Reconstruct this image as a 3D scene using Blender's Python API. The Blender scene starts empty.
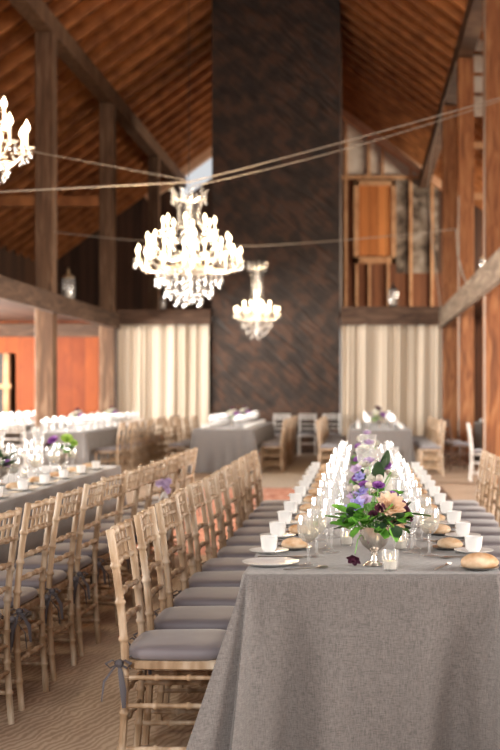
import bpy, math, random
from mathutils import Vector, Matrix
R = random.Random(7)
PI = math.pi
sc = bpy.context.scene
COL = sc.collection

# ------------------------------------------------------------------ mesh builder
class MB:
    def __init__(s): s.v = []; s.f = []; s.m = []
    def add(s, vs, fs, mi=0):
        o = len(s.v); s.v += [tuple(v) for v in vs]
        s.f += [tuple(i + o for i in f) for f in fs]; s.m += [mi] * len(fs); return s
    def box(s, x0, y0, z0, x1, y1, z1, mi=0):
        vs = [(x, y, z) for z in (z0, z1) for y in (y0, y1) for x in (x0, x1)]
        return s.add(vs, [(0, 2, 3, 1), (4, 5, 7, 6), (0, 1, 5, 4), (2, 6, 7, 3), (0, 4, 6, 2), (1, 3, 7, 5)], mi)
    def beam(s, a, b, w, h, up=(0, 0, 1), mi=0):
        a = Vector(a); b = Vector(b); d = (b - a).normalized(); u = Vector(up)
        sd = d.cross(u).normalized() * w / 2; u2 = sd.cross(d).normalized() * h / 2
        vs = [p + i * sd + j * u2 for p in (a, b) for i, j in ((-1, -1), (1, -1), (1, 1), (-1, 1))]
        return s.add(vs, [(0, 3, 2, 1), (4, 5, 6, 7), (0, 1, 5, 4), (1, 2, 6, 5), (2, 3, 7, 6), (3, 0, 4, 7)], mi)
    def tube(s, pts, rad, n=8, flat=None, cap=True, mi=0):
        pts = [Vector(p) for p in pts]
        if not isinstance(rad, (list, tuple)): rad = [rad] * len(pts)
        d0 = (pts[1] - pts[0]).normalized()
        ref = Vector((0, 0, 1)) if abs(d0.z) < .9 else Vector((1, 0, 0))
        u = d0.cross(ref).normalized(); vs = []; L = len(pts)
        for i, p in enumerate(pts):
            d = (pts[min(i + 1, L - 1)] - pts[max(i - 1, 0)])
            d = d.normalized() if d.length > 1e-9 else d0
            u = (u - d * u.dot(d)).normalized(); w = d.cross(u)
            fl = 1 if flat is None else flat
            for k in range(n):
                a = 2 * PI * k / n
                vs.append(p + rad[i] * (math.cos(a) * u + fl * math.sin(a) * w))
        fs = [(i * n + k, i * n + (k + 1) % n, (i + 1) * n + (k + 1) % n, (i + 1) * n + k) for i in range(L - 1) for k in range(n)]
        if cap: fs += [tuple(range(n))[::-1], tuple((L - 1) * n + k for k in range(n))]
        return s.add(vs, fs, mi)
    def lathe(s, prof, n=20, c=(0, 0, 0), mi=0, sq=0, mat=None):
        vs = []; L = len(prof)
        for r, z in prof:
            for k in range(n):
                a = 2 * PI * k / n; q = 1
                if sq: q = (abs(math.cos(a)) ** sq + abs(math.sin(a)) ** sq) ** (-1 / sq)
                v = Vector((r * q * math.cos(a), r * q * math.sin(a), z))
                if mat: v = mat @ v
                vs.append((v.x + c[0], v.y + c[1], v.z + c[2]))
        fs = [(i * n + k, i * n + (k + 1) % n, (i + 1) * n + (k + 1) % n, (i + 1) * n + k) for i in range(L - 1) for k in range(n)]
        if prof[0][0] > 1e-5: fs.append(tuple(range(n))[::-1])
        if prof[-1][0] > 1e-5 and not getattr(s, 'open_top', False): fs.append(tuple((L - 1) * n + k for k in range(n)))
        return s.add(vs, fs, mi)
    def xf(s, M, start=0):
        s.v = s.v[:start] + [tuple(M @ Vector(v)) for v in s.v[start:]]; return s
    def mesh(s, name, mats, smooth=True, angle=40):
        me = bpy.data.meshes.new(name); me.from_pydata(s.v, [], s.f); me.validate()
        for m in (mats if isinstance(mats, (list, tuple)) else [mats]): me.materials.append(m)
        if len(me.polygons) == len(s.m): me.polygons.foreach_set('material_index', s.m)
        if smooth:
            me.polygons.foreach_set('use_smooth', [True] * len(me.polygons))
            try: me.set_sharp_from_angle(angle=math.radians(angle))
            except Exception: pass
        me.update(); return me
    def build(s, name, mats, parent=None, smooth=True, angle=40, loc=None, label=None):
        o = bpy.data.objects.new(name, s.mesh(name, mats, smooth, angle)); COL.objects.link(o)
        if parent: o.parent = parent
        if loc: o.location = loc
        if label: o['label'] = label
        return o

def tag(o, label=None, cat=None, group=None, kind=None):
    if label: o['label'] = label
    if cat: o['category'] = cat
    if group: o['group'] = group
    if kind: o['kind'] = kind
    return o
def empty(name, loc=(0, 0, 0), rz=0, label=None, cat=None, group=None):
    o = bpy.data.objects.new(name, None); o.empty_display_size = .1; COL.objects.link(o)
    o.location = loc; o.rotation_euler = (0, 0, rz)
    return tag(o, label, cat, group)
KIDS = {}
def kids(o):
    return [c for c in o.children]
def copy_tree(o, parent=None):
    c = o.copy(); COL.objects.link(c); c.parent = parent
    for ch in kids(o): copy_tree(ch, c)
    return c
class Proto:                      # first use hands out the original, later uses copy it
    def __init__(s, root): s.root = root; s.used = False; s.tree = None
    def put(s, loc, rz=0, label=None, group=None, cat=None, scale=None):
        o = copy_tree(s.root) if s.used else s.root
        if cat == 'chair' and ((-2.6 < loc[0] < .7 and 10.5 < loc[1] < 28.4) or (loc[0] < 1.3 and 18.2 < loc[1] < 28.4 and loc[0] > -2.6)): loc = (loc[0], loc[1], .003)
        s.used = True
        o.location = loc; o.rotation_euler = (0, 0, rz)
        if scale: o.scale = scale
        tag(o, label, cat, group); return o
ORD = ['nearest', 'second', 'third', 'fourth', 'fifth', 'sixth', 'seventh', 'eighth', 'ninth', 'tenth', 'eleventh', 'twelfth', 'thirteenth']
def nth(i): return ORD[i]

# ------------------------------------------------------------------ materials
def mat(name):
    m = bpy.data.materials.new(name); m.use_nodes = True; nt = m.node_tree; nt.nodes.clear()
    out = nt.nodes.new('ShaderNodeOutputMaterial'); return m, nt, out
def N(nt, t, **kw):
    n = nt.nodes.new(t)
    for k, v in kw.items():
        if k in n.inputs: n.inputs[k].default_value = v
        else: setattr(n, k, v)
    return n
def ramp(nt, stops):
    r = nt.nodes.new('ShaderNodeValToRGB'); e = r.color_ramp.elements
    while len(e) < len(stops): e.new(.5)
    for i, (p, c) in enumerate(stops): e[i].position = p; e[i].color = (*c, 1)
    return r
def princ(nt, out, color=None, rough=.6, **kw):
    b = nt.nodes.new('ShaderNodeBsdfPrincipled'); b.inputs['Roughness'].default_value = rough
    if color: b.inputs['Base Color'].default_value = (*color, 1)
    for k, v in kw.items(): b.inputs[k.replace('_', ' ')].default_value = v
    nt.links.new(b.outputs[0], out.inputs[0]); return b
def noisy(name, stops, scale=(5, 5, 5), rough=.6, nscale=1., detail=5, dist=0., bump=.0, rnd=0., **kw):
    m, nt, out = mat(name); b = princ(nt, out, None, rough, **kw)
    tc = N(nt, 'ShaderNodeTexCoord'); mp = N(nt, 'ShaderNodeMapping'); mp.inputs['Scale'].default_value = scale
    nt.links.new(tc.outputs['Object'], mp.inputs['Vector'])
    src = mp.outputs[0]
    if rnd:
        oi = N(nt, 'ShaderNodeObjectInfo'); add = N(nt, 'ShaderNodeVectorMath', operation='ADD')
        ml = N(nt, 'ShaderNodeMath', operation='MULTIPLY'); ml.inputs[1].default_value = 37.
        nt.links.new(oi.outputs['Random'], ml.inputs[0]); nt.links.new(ml.outputs[0], add.inputs[1]); nt.links.new(src, add.inputs[0]); src = add.outputs[0]
    no = N(nt, 'ShaderNodeTexNoise', Scale=nscale, Detail=detail, Distortion=dist)
    nt.links.new(src, no.inputs['Vector']); rp = ramp(nt, stops); nt.links.new(no.outputs['Fac'], rp.inputs[0])
    colo = rp.outputs[0]
    if rnd:
        hs = N(nt, 'ShaderNodeHueSaturation'); mr = N(nt, 'ShaderNodeMapRange'); mr.inputs[3].default_value = 1 - rnd; mr.inputs[4].default_value = 1 + rnd
        nt.links.new(oi.outputs['Random'], mr.inputs[0]); nt.links.new(mr.outputs[0], hs.inputs['Value']); nt.links.new(colo, hs.inputs['Color']); colo = hs.outputs[0]
    nt.links.new(colo, b.inputs['Base Color'])
    if bump:
        bp = N(nt, 'ShaderNodeBump', Strength=bump, Distance=.01); nt.links.new(no.outputs['Fac'], bp.inputs['Height']); nt.links.new(bp.outputs[0], b.inputs['Normal'])
    return m
def planks(name, c1, c2, axis, width, grain, rough=.7, gap=.06, dark=.35, bump=.3):
    """boards laid side by side along `axis` index; grain = scale vector of the grain noise"""
    m, nt, out = mat(name); b = princ(nt, out, None, rough)
    tc = N(nt, 'ShaderNodeTexCoord'); sp = N(nt, 'ShaderNodeSeparateXYZ'); nt.links.new(tc.outputs['Object'], sp.inputs[0])
    dv = N(nt, 'ShaderNodeMath', operation='DIVIDE'); dv.inputs[1].default_value = width; nt.links.new(sp.outputs[axis], dv.inputs[0])
    fl = N(nt, 'ShaderNodeMath', operation='FLOOR'); nt.links.new(dv.outputs[0], fl.inputs[0])
    fr = N(nt, 'ShaderNodeMath', operation='FRACT'); nt.links.new(dv.outputs[0], fr.inputs[0])
    wn = N(nt, 'ShaderNodeTexWhiteNoise', noise_dimensions='1D'); nt.links.new(fl.outputs[0], wn.inputs['W'])
    mp = N(nt, 'ShaderNodeMapping'); mp.inputs['Scale'].default_value = grain; nt.links.new(tc.outputs['Object'], mp.inputs[0])
    ad = N(nt, 'ShaderNodeVectorMath', operation='ADD'); nt.links.new(mp.outputs[0], ad.inputs[0])
    sc_ = N(nt, 'ShaderNodeVectorMath', operation='SCALE'); sc_.inputs['Scale'].default_value = 20; nt.links.new(wn.outputs['Color'], sc_.inputs[0]); nt.links.new(sc_.outputs[0], ad.inputs[1])
    no = N(nt, 'ShaderNodeTexNoise', Scale=1., Detail=5., Distortion=.6); nt.links.new(ad.outputs[0], no.inputs['Vector'])
    mx = N(nt, 'ShaderNodeMath', operation='MULTIPLY_ADD'); mx.inputs[1].default_value = .45; nt.links.new(wn.outputs['Value'], mx.inputs[0])
    m2 = N(nt, 'ShaderNodeMath', operation='MULTIPLY'); m2.inputs[1].default_value = .6; nt.links.new(no.outputs['Fac'], m2.inputs[0]); nt.links.new(m2.outputs[0], mx.inputs[2])
    rp = ramp(nt, [(.2, c1), (.8, c2)]); nt.links.new(mx.outputs[0], rp.inputs[0])
    gt = N(nt, 'ShaderNodeMath', operation='LESS_THAN'); gt.inputs[1].default_value = gap; nt.links.new(fr.outputs[0], gt.inputs[0])
    mc = N(nt, 'ShaderNodeMix', data_type='RGBA'); nt.links.new(gt.outputs[0], mc.inputs['Factor']); nt.links.new(rp.outputs[0], mc.inputs[6])
    mc.inputs[7].default_value = (*[c * dark for c in c1], 1)
    nt.links.new(mc.outputs[2], b.inputs['Base Color'])
    if bump:
        bp = N(nt, 'ShaderNodeBump', Strength=bump, Distance=.01); nt.links.new(no.outputs['Fac'], bp.inputs['Height']); nt.links.new(bp.outputs[0], b.inputs['Normal'])
    return m
def plain(name, c, rough=.5, **kw):
    return noisy(name, [(.3, tuple(x * .93 for x in c)), (.7, tuple(min(1, x * 1.05) for x in c))], (9, 9, 9), rough, **kw)

M = {}
M['chair'] = noisy('limewashed_wood', [(.25, (.22, .125, .062)), (.5, (.44, .30, .185)), (.75, (.68, .56, .43))], (14, 14, 3), .5, nscale=1.6, rnd=.14)
M['dark_chair'] = noisy('dark_brown_wood', [(.3, (.06, .03, .02)), (.7, (.15, .08, .05))], (14, 14, 3), .45)  # much darker brown than the other chair wood
M['cushion'] = noisy('slate_fabric', [(.3, (.155, .135, .15)), (.7, (.205, .18, .195))], (4, 4, 4), .62, rnd=.08, Sheen_Weight=.3)
M['tie'] = plain('tie_fabric', (.10, .09, .10), .7)
def cloth_mat(name, c, bright=1.):
    m, nt, out = mat(name); b = princ(nt, out, None, .8); b.inputs['Sheen Weight'].default_value = .25
    tc = N(nt, 'ShaderNodeTexCoord'); cols = []
    for s_ in ((330, 330, 45), (50, 50, 400)):
        mp = N(nt, 'ShaderNodeMapping'); mp.inputs['Scale'].default_value = s_; nt.links.new(tc.outputs['Object'], mp.inputs[0])
        no = N(nt, 'ShaderNodeTexNoise', Scale=1., Detail=3.); nt.links.new(mp.outputs[0], no.inputs['Vector']); cols.append(no.outputs['Fac'])
    a = N(nt, 'ShaderNodeMath', operation='ADD'); nt.links.new(cols[0], a.inputs[0]); nt.links.new(cols[1], a.inputs[1])
    h = N(nt, 'ShaderNodeMath', operation='MULTIPLY'); h.inputs[1].default_value = .5; nt.links.new(a.outputs[0], h.inputs[0])
    rp = ramp(nt, [(.36, tuple(x * .62 for x in c)), (.64, tuple(x * 1.3 for x in c))]); nt.links.new(h.outputs[0], rp.inputs[0]); nt.links.new(rp.outputs[0], b.inputs['Base Color'])
    bp = N(nt, 'ShaderNodeBump', Strength=.25, Distance=.002); nt.links.new(h.outputs[0], bp.inputs['Height']); nt.links.new(bp.outputs[0], b.inputs['Normal'])
    return m
M['linen'] = cloth_mat('taupe_linen', (.178, .160, .152))
M['china'] = plain('white_china', (.88, .87, .85), .25)
M['silver'] = noisy('silver', [(.3, (.45, .43, .40)), (.7, (.75, .72, .68))], (20, 20, 20), .28, Metallic=.9)
M['mercury'] = noisy('mercury_glass', [(.3, (.42, .36, .31)), (.6, (.85, .80, .74))], (30, 30, 18), .22, Metallic=.8)
M['bread'] = noisy('bread_crust', [(.35, (.80, .62, .43)), (.68, (.50, .26, .11))], (18, 18, 30), .7, bump=.3, rnd=.1)
M['candle'] = noisy('candle_wax', [(.3, (.85, .78, .66)), (.7, (.92, .86, .76))], (9, 9, 9), .5, Subsurface_Weight=.0)
def glassy(name, tint=(1, 1, 1), white=.10, rough=.05, edge=.55):
    m, nt, out = mat(name)
    tr = N(nt, 'ShaderNodeBsdfTransparent'); tr.inputs[0].default_value = (*tint, 1)
    gl = N(nt, 'ShaderNodeBsdfGlossy'); gl.inputs['Roughness'].default_value = rough
    tl = N(nt, 'ShaderNodeBsdfTranslucent'); tl.inputs[0].default_value = (.95, .95, .95, 1)
    df = N(nt, 'ShaderNodeBsdfDiffuse'); df.inputs[0].default_value = (.95, .95, .95, 1)
    ms = N(nt, 'ShaderNodeMixShader'); ms.inputs[0].default_value = .5; nt.links.new(tl.outputs[0], ms.inputs[1]); nt.links.new(df.outputs[0], ms.inputs[2])  # white scatter mixed in, giving the glass an overexposed look
    lw = N(nt, 'ShaderNodeLayerWeight'); lw.inputs[0].default_value = .35
    k = N(nt, 'ShaderNodeMapRange'); k.inputs[3].default_value = .06; k.inputs[4].default_value = edge; nt.links.new(lw.outputs['Facing'], k.inputs[0])
    m1 = N(nt, 'ShaderNodeMixShader'); nt.links.new(k.outputs[0], m1.inputs[0]); nt.links.new(tr.outputs[0], m1.inputs[1]); nt.links.new(gl.outputs[0], m1.inputs[2])
    m2 = N(nt, 'ShaderNodeMixShader'); m2.inputs[0].default_value = white; nt.links.new(m1.outputs[0], m2.inputs[1]); nt.links.new(ms.outputs[0], m2.inputs[2])
    nt.links.new(m2.outputs[0], out.inputs[0]); return m
M['glass'] = glassy('clear_glass', white=.15, edge=.55)
M['crystal'] = glassy('crystal', white=.20, edge=.7, rough=.1)
M['water'] = glassy('drink', (1, .97, .88), white=.05, edge=.2)
def emit(name, c, s):
    m, nt, out = mat(name); e = N(nt, 'ShaderNodeEmission', Strength=s); e.inputs[0].default_value = (*c, 1); nt.links.new(e.outputs[0], out.inputs[0]); return m
M['bulb'] = emit('lit_bulb', (1, .80, .52), 9)
M['flame'] = emit('flame', (1, .7, .3), 12)
M['gilt'] = noisy('gilt_metal', [(.3, (.5, .38, .22)), (.7, (.8, .66, .45))], (20, 20, 20), .3, Metallic=.8)
M['black'] = plain('black_metal', (.02, .018, .016), .5)
M['rope'] = plain('pale_cord', (.36, .31, .26), .8)
M['lilac'] = noisy('lilac_petals', [(.3, (.50, .36, .58)), (.7, (.72, .58, .76))], (40, 40, 40), .6)
M['purple'] = noisy('purple_petals', [(.3, (.22, .05, .30)), (.7, (.42, .16, .52))], (40, 40, 40), .6)
M['plum'] = noisy('plum_petals', [(.3, (.06, .01, .03)), (.7, (.15, .03, .07))], (40, 40, 40), .6)
M['peach'] = noisy('peach_petals', [(.3, (.84, .58, .38)), (.7, (.92, .73, .56))], (30, 30, 30), .6)
M['cream'] = noisy('cream_petals', [(.3, (.80, .76, .64)), (.7, (.92, .9, .82))], (30, 30, 30), .6)
M['blue'] = noisy('blue_petals', [(.3, (.30, .26, .58)), (.7, (.48, .44, .76))], (30, 30, 30), .6)
M['leaf'] = noisy('green_leaf', [(.3, (.07, .24, .03)), (.7, (.22, .52, .07))], (22, 22, 22), .45, rnd=.3)
M['darkleaf'] = noisy('dark_leaf', [(.3, (.02, .045, .02)), (.7, (.05, .10, .04))], (22, 22, 22), .45)
M['pod'] = noisy('grey_pod', [(.3, (.42, .36, .30)), (.7, (.62, .55, .48))], (60, 60, 60), .8)
M['lime'] = noisy('lime_petals', [(.3, (.32, .52, .06)), (.7, (.52, .72, .18))], (40, 40, 40), .6)
M['ribbon'] = noisy('sheer_ribbon', [(.3, (.62, .60, .55)), (.7, (.76, .74, .70))], (20, 20, 20), .5)

M['post'] = noisy('grey_brown_timber', [(.3, (.07, .032, .015)), (.55, (.16, .085, .045)), (.75, (.27, .17, .105))], (7, 7, .8), .75, nscale=1.6, detail=7, dist=.8, bump=.5)
M['orange_post'] = noisy('orange_timber', [(.3, (.12, .040, .013)), (.5, (.30, .11, .038)), (.75, (.46, .22, .09))], (6, 6, .9), .7, nscale=1.5, detail=7, dist=1.2, bump=.5)
M['beam'] = noisy('dark_brown_timber', [(.3, (.04, .018, .009)), (.55, (.10, .052, .03)), (.75, (.18, .11, .068))], (1.2, 1.2, 7), .75, nscale=1.5, detail=7, dist=.8, bump=.5)
M['grey_beam'] = noisy('weathered_timber', [(.3, (.10, .065, .04)), (.55, (.20, .14, .095)), (.75, (.32, .25, .18))], (7, .8, 7), .75, nscale=1.5, detail=7, dist=.8, bump=.5)
M['light_wood'] = noisy('light_timber', [(.3, (.45, .22, .10)), (.7, (.72, .44, .24))], (3, 3, 3), .7)
M['lit_wood'] = noisy('daylit_timber', [(.3, (.74, .42, .25)), (.7, (.88, .58, .38))], (3, 3, 3), .7)  # brighter copy of the light timber, daylight on the rake boards put in
M['rafter'] = noisy('rafter_timber', [(.3, (.24, .08, .022)), (.7, (.56, .22, .07))], (3, 1, 3), .6)
M['roof'] = planks('roof_boards', (.055, .013, .002), (.27, .080, .015), 0, .16, (8, 1.1, 8))
M['orange_wall'] = planks('orange_boards', (.19, .032, .004), (.38, .088, .012), 0, .30, (3.5, 3, 2.2), gap=.04, dark=.7)
M['dark_wall'] = planks('dark_boards', (.03, .014, .008), (.10, .045, .025), 0, .25, (6, 6, .8))
M['dark_wall_y'] = planks('dark_boards_side', (.04, .018, .010), (.13, .06, .03), 1, .25, (6, 6, .8))
M['brown_boards'] = planks('brown_boards', (.10, .035, .015), (.26, .10, .04), 0, .22, (6, 6, .8))
M['orange_door'] = planks('orange_door_boards', (.42, .13, .03), (.72, .28, .08), 0, .28, (5, 5, 1))
M['plaster'] = noisy('pale_plaster', [(.3, (.52, .44, .36)), (.7, (.80, .74, .66))], (2, 2, 2), .8, detail=6)
M['stained'] = noisy('stained_plaster', [(.35, (.05, .035, .025)), (.5, (.22, .18, .14)), (.7, (.42, .38, .33))], (2.4, 2.4, 2.4), .8, detail=8, dist=.5)
def curtain_mat():
    m, nt, out = mat('cream_curtain'); b = princ(nt, out, (.74, .64, .52), .8)
    tl = N(nt, 'ShaderNodeBsdfTranslucent'); tl.inputs[0].default_value = (.74, .63, .50, 1)
    mx = N(nt, 'ShaderNodeMixShader'); mx.inputs[0].default_value = .3
    nt.links.new(b.outputs[0], mx.inputs[1]); nt.links.new(tl.outputs[0], mx.inputs[2]); nt.links.new(mx.outputs[0], out.inputs[0]); return m
M['curtain'] = curtain_mat()
def stone_mat():
    m, nt, out = mat('dark_slanted_stone'); b = princ(nt, out, None, .5)
    tc = N(nt, 'ShaderNodeTexCoord'); mp = N(nt, 'ShaderNodeMapping'); mp0 = N(nt, 'ShaderNodeMapping'); mp0.inputs['Rotation'].default_value = (0, math.radians(-42), 0); mp.inputs['Scale'].default_value = (1.1, 3, 8)
    nt.links.new(tc.outputs['Object'], mp0.inputs[0]); nt.links.new(mp0.outputs[0], mp.inputs[0])
    n1 = N(nt, 'ShaderNodeTexNoise', Scale=1.3, Detail=6., Distortion=.7); nt.links.new(mp.outputs[0], n1.inputs['Vector'])
    n2 = N(nt, 'ShaderNodeTexNoise', Scale=1.5, Detail=4.); nt.links.new(tc.outputs['Object'], n2.inputs['Vector'])
    a = N(nt, 'ShaderNodeMath', operation='ADD'); ma = N(nt, 'ShaderNodeMath', operation='MULTIPLY_ADD'); ma.inputs[1].default_value = .45; ma.inputs[2].default_value = .27; nt.links.new(n1.outputs['Fac'], ma.inputs[0]); nt.links.new(ma.outputs[0], a.inputs[0]); nt.links.new(n2.outputs['Fac'], a.inputs[1])
    n2.inputs['Scale'].default_value = 2.6; n2.inputs['Detail'].default_value = 6.
    rp = ramp(nt, [(.42, (.020, .011, .007)), (.49, (.040, .022, .014)), (.55, (.085, .036, .018)), (.62, (.060, .042, .032))])
    h = N(nt, 'ShaderNodeMath', operation='MULTIPLY'); h.inputs[1].default_value = .5; nt.links.new(a.outputs[0], h.inputs[0]); nt.links.new(h.outputs[0], rp.inputs[0])
    nt.links.new(rp.outputs[0], b.inputs['Base Color'])
    bp = N(nt, 'ShaderNodeBump', Strength=.8, Distance=.06); nt.links.new(n1.outputs['Fac'], bp.inputs['Height']); nt.links.new(bp.outputs[0], b.inputs['Normal']); return m
M['stone'] = stone_mat()
def floor_mat():
    m, nt, out = mat('worn_floor'); b = princ(nt, out, None, .65)
    tc = N(nt, 'ShaderNodeTexCoord'); mp = N(nt, 'ShaderNodeMapping'); mp.inputs['Scale'].default_value = (1, .55, 1); mp.inputs['Rotation'].default_value = (0, 0, .5); nt.links.new(tc.outputs['Object'], mp.inputs[0])
    w = N(nt, 'ShaderNodeTexWave', Scale=10., Distortion=9., Detail=3.); w.inputs['Detail Scale'].default_value = 1.2; nt.links.new(mp.outputs[0], w.inputs['Vector'])
    n = N(nt, 'ShaderNodeTexNoise', Scale=.8, Detail=4.); nt.links.new(tc.outputs['Object'], n.inputs['Vector'])
    a = N(nt, 'ShaderNodeMath', operation='MULTIPLY_ADD'); a.inputs[1].default_value = .35; nt.links.new(w.outputs['Fac'], a.inputs[0]); nt.links.new(n.outputs['Fac'], a.inputs[2])
    rp = ramp(nt, [(.35, (.28, .19, .125)), (.6, (.42, .30, .21)), (.85, (.56, .43, .32))]); nt.links.new(a.outputs[0], rp.inputs[0]); nt.links.new(rp.outputs[0], b.inputs['Base Color']); return m
M['floor'] = floor_mat()
M['red_rug'] = noisy('brick_red_rug', [(.35, (.40, .13, .07)), (.5, (.55, .22, .13)), (.65, (.62, .36, .26))], (9, 5, 9), .9, detail=6)
M['beige_rug'] = noisy('beige_rug', [(.35, (.42, .34, .26)), (.65, (.56, .47, .37))], (20, 6, 9), .9, detail=6)

# ------------------------------------------------------------------ camera
H, F, VX, VY = 1.40, 1250., 360., 392.
cam = bpy.data.cameras.new('camera'); co = bpy.data.objects.new('camera', cam); COL.objects.link(co)
co.location = (0, 0, H); co.rotation_euler = (PI / 2, 0, 0)
cam.sensor_fit = 'VERTICAL'; cam.sensor_height = 36; cam.lens = 36 * F / 750
cam.shift_x = -(VX - 250) / 750; cam.shift_y = (VY - 375) / 750
cam.clip_end = 200; cam.dof.use_dof = True; cam.dof.focus_distance = 4.9; cam.dof.aperture_fstop = 2.9
sc.camera = co
def P(px, py, d): return ((px - VX) * d / F, d, H - (py - VY) * d / F)

# ------------------------------------------------------------------ the setting
XL, XR = -5.7, 2.04            # the two post lines
WL, WR = -10., 6.2             # outer walls
RX, RZ, SL = -1.8, 11.6, .73  # ridge
Y0, YE = -5., 40.
def roofz(x): return RZ - SL * abs(x - RX)
def S(mb, name, m, **kw):
    o = mb.build(name, m, smooth=False, **kw); o['kind'] = 'structure'; return o
S(MB().box(WL, Y0, -.15, WR, YE, 0), 'floor', M['floor'])
def roofside(x1):
    s_ = MB(); z1 = roofz(x1)
    s_.add([(RX, Y0, RZ), (x1, Y0, z1), (x1, YE + .3, z1), (RX, YE + .3, RZ), (RX, Y0, RZ + .2), (x1, Y0, z1 + .2), (x1, YE + .3, z1 + .2), (RX, YE + .3, RZ + .2)],
           [(0, 1, 2, 3), (7, 6, 5, 4), (0, 4, 5, 1), (3, 2, 6, 7), (1, 5, 6, 2), (0, 3, 7, 4)]); return s_
S(roofside(WL), 'ceiling_left', M['roof']); S(roofside(WR), 'ceiling_right', M['roof'])
n = 0; y = .5
def trim(mb, m, **kw):
    global n
    n += 1; return S(mb, 'trim_%d' % n, m, **kw)
while y < 39.8:
    for x1 in (WL, WR):
        e = .14
        trim(MB().beam((RX, y, RZ - e), (x1, y, roofz(x1) - e), .10, .26), M['rafter'])
    y += .85
# side walls with window openings (daylight comes in there)
def wall_side(name, x, sgn, wins, top, m, zb=0):
    s_ = MB(); t = .2 * sgn; xs = sorted((x, x + t)); ycur = Y0
    for (a, b, z0, z1) in wins:
        s_.box(xs[0], ycur, zb, xs[1], a, top)
        s_.box(xs[0], a, zb, xs[1], b, z0); s_.box(xs[0], a, z1, xs[1], b, top); ycur = b
    s_.box(xs[0], ycur, zb, xs[1], YE, top)
    S(s_, name, m)
winL = [(2., 6., .8, 2.7), (9., 13., .8, 2.7), (16.5, 20.5, .8, 2.7), (22.5, 26.5, .8, 2.7)]
winR = [(1., 5., .8, 2.7), (9., 13., .8, 2.7), (17., 20., .8, 2.7)]
hiL = [(3., 8., 3.8, 5.1), (11., 16., 3.8, 5.1)]  # unseen upper windows, added to light the tabletops and ceiling
hiR = [(3., 8., 3.8, 5.2), (11., 16., 3.8, 5.2), (19., 24., 3.8, 5.2), (32., 38., 3.8, 5.2)]  # the last one is added to light the loft's end wall
wall_side('wall_left', WL, -1, winL, 3.2, M['dark_wall_y']); wall_side('wall_left_upper', WL, -1, hiL, roofz(WL), M['dark_wall_y'], 3.2)
wall_side('wall_right', WR, 1, winR, 3.2, M['dark_wall_y']); wall_side('wall_right_upper', WR, 1, hiR, roofz(WR), M['dark_wall_y'], 3.2)
k = 0
for X, ws, sg in ((WL, winL + hiL, -1), (WR, winR + hiR, 1)):
    for (a, b, z0, z1) in ws:
        k += 1; w = MB(); x0, x1 = sorted((X - .02 * sg, X + .14 * sg))
        for yy in (a, (a + b) / 2 - .03, b - .06): w.box(x0, yy, z0, x1, yy + .06, z1)
        for zz in (z0, (z0 + z1) / 2 - .03, z1 - .06): w.box(x0, a, zz, x1, b, zz + .06)
        S(w, 'window_%d' % k, M['light_wood'])
# far gable wall behind the loft
gp = [(WL, 0), (WR, 0), (WR, roofz(WR)), (RX, RZ), (-4.2, roofz(-4.2)), (-4.2, roofz(-4.2) - 1.2), (-5.75, roofz(-5.75) - 1.2), (-5.75, roofz(-5.75)), (WL, roofz(WL))]
g = MB(); ng = len(gp)
g.add([(x, YE, z) for x, z in gp] + [(x, YE + .2, z) for x, z in gp], [tuple(range(ng)), tuple(range(2 * ng - 1, ng - 1, -1))] + [(i, ng + i, ng + (i + 1) % ng, (i + 1) % ng) for i in range(ng)])

wb = S(g, 'wall_back', M['dark_wall'])
d = YE - .06
def pz(py, dd=YE): return H - (py - VY) * dd / F
def px_(px, dd=YE): return (px - VX) * dd / F
def slab(poly, y0, y1):
    n_ = len(poly); vs = [(x, y0, z) for x, z in poly] + [(x, y1, z) for x, z in poly]
    return MB().add(vs, [tuple(range(n_)), tuple(range(2 * n_ - 1, n_ - 1, -1))] + [(i, n_ + i, n_ + (i + 1) % n_, (i + 1) % n_) for i in range(n_)])
rk = .52
xa, xb = -1.2, 3.3
slab([(xa, 8.2), (2.55, 8.2 - .0), (xa + 0, roofz(xa) - rk)][0:0] or [(xa, 8.25), ((RZ - rk - 8.25) / SL + RX, 8.25), (xa, roofz(xa) - rk)], d, YE).build('plaster_panel', M['plaster'], wb, smooth=False)
slab([(1.15, 5.2), (2.5, 5.2), (2.5, roofz(2.5) - rk), ((RZ - rk - 8.25) / SL + RX, 8.25), (1.15, 8.25)], d + .005, YE).build('stained_panel', M['stained'], wb, smooth=False)
slab([(xa, 3.3), (2.9, 3.3), (2.9, 5.2), (1.15, 5.2), (1.15, 8.25), (xa, 8.25)], d + .01, YE).build('board_panel', M['brown_boards'], wb, smooth=False)
dr = MB().box(-.06, d - .06, 5.75, 1.02, d + .01, 8.0).build('loft_door', M['orange_door'], wb, smooth=False)
fr = MB(); fr.box(-.2, d - .12, 5.5, -.04, d, 8.12).box(1.0, d - .12, 5.5, 1.14, d, 8.12).box(-.2, d - .12, 7.98, 1.14, d - .001, 8.14).box(-.2, d - .12, 5.5, 1.14, d - .001, 5.7)
fr.build('door_frame', M['light_wood'], wb, smooth=False)
for xx in (-.45, .28, .72, 1.62, 2.3):
    z0 = 3.25 if xx < -.2 or xx > 1.1 else 8.2
    MB().box(xx - .045, d - .12, z0, xx + .045, d, roofz(xx) - rk + .1).build('stud', M['light_wood'], wb, smooth=False)
for xx in (-.1, .3, .9): MB().box(xx - .04, d - .1, 3.25, xx + .04, d, 5.5).build('stud', M['light_wood'], wb, smooth=False)
MB().box(xa, d - .11, 8.2, 2.5, d - .01, 8.3).build('rail', M['light_wood'], wb, smooth=False)
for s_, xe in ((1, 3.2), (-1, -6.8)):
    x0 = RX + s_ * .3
    MB().beam((x0, d - .2, roofz(x0) - .40), (xe, d - .2, roofz(xe) - .40), .3, .30).build('rake_board', M['lit_wood'], wb, smooth=False)
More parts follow.
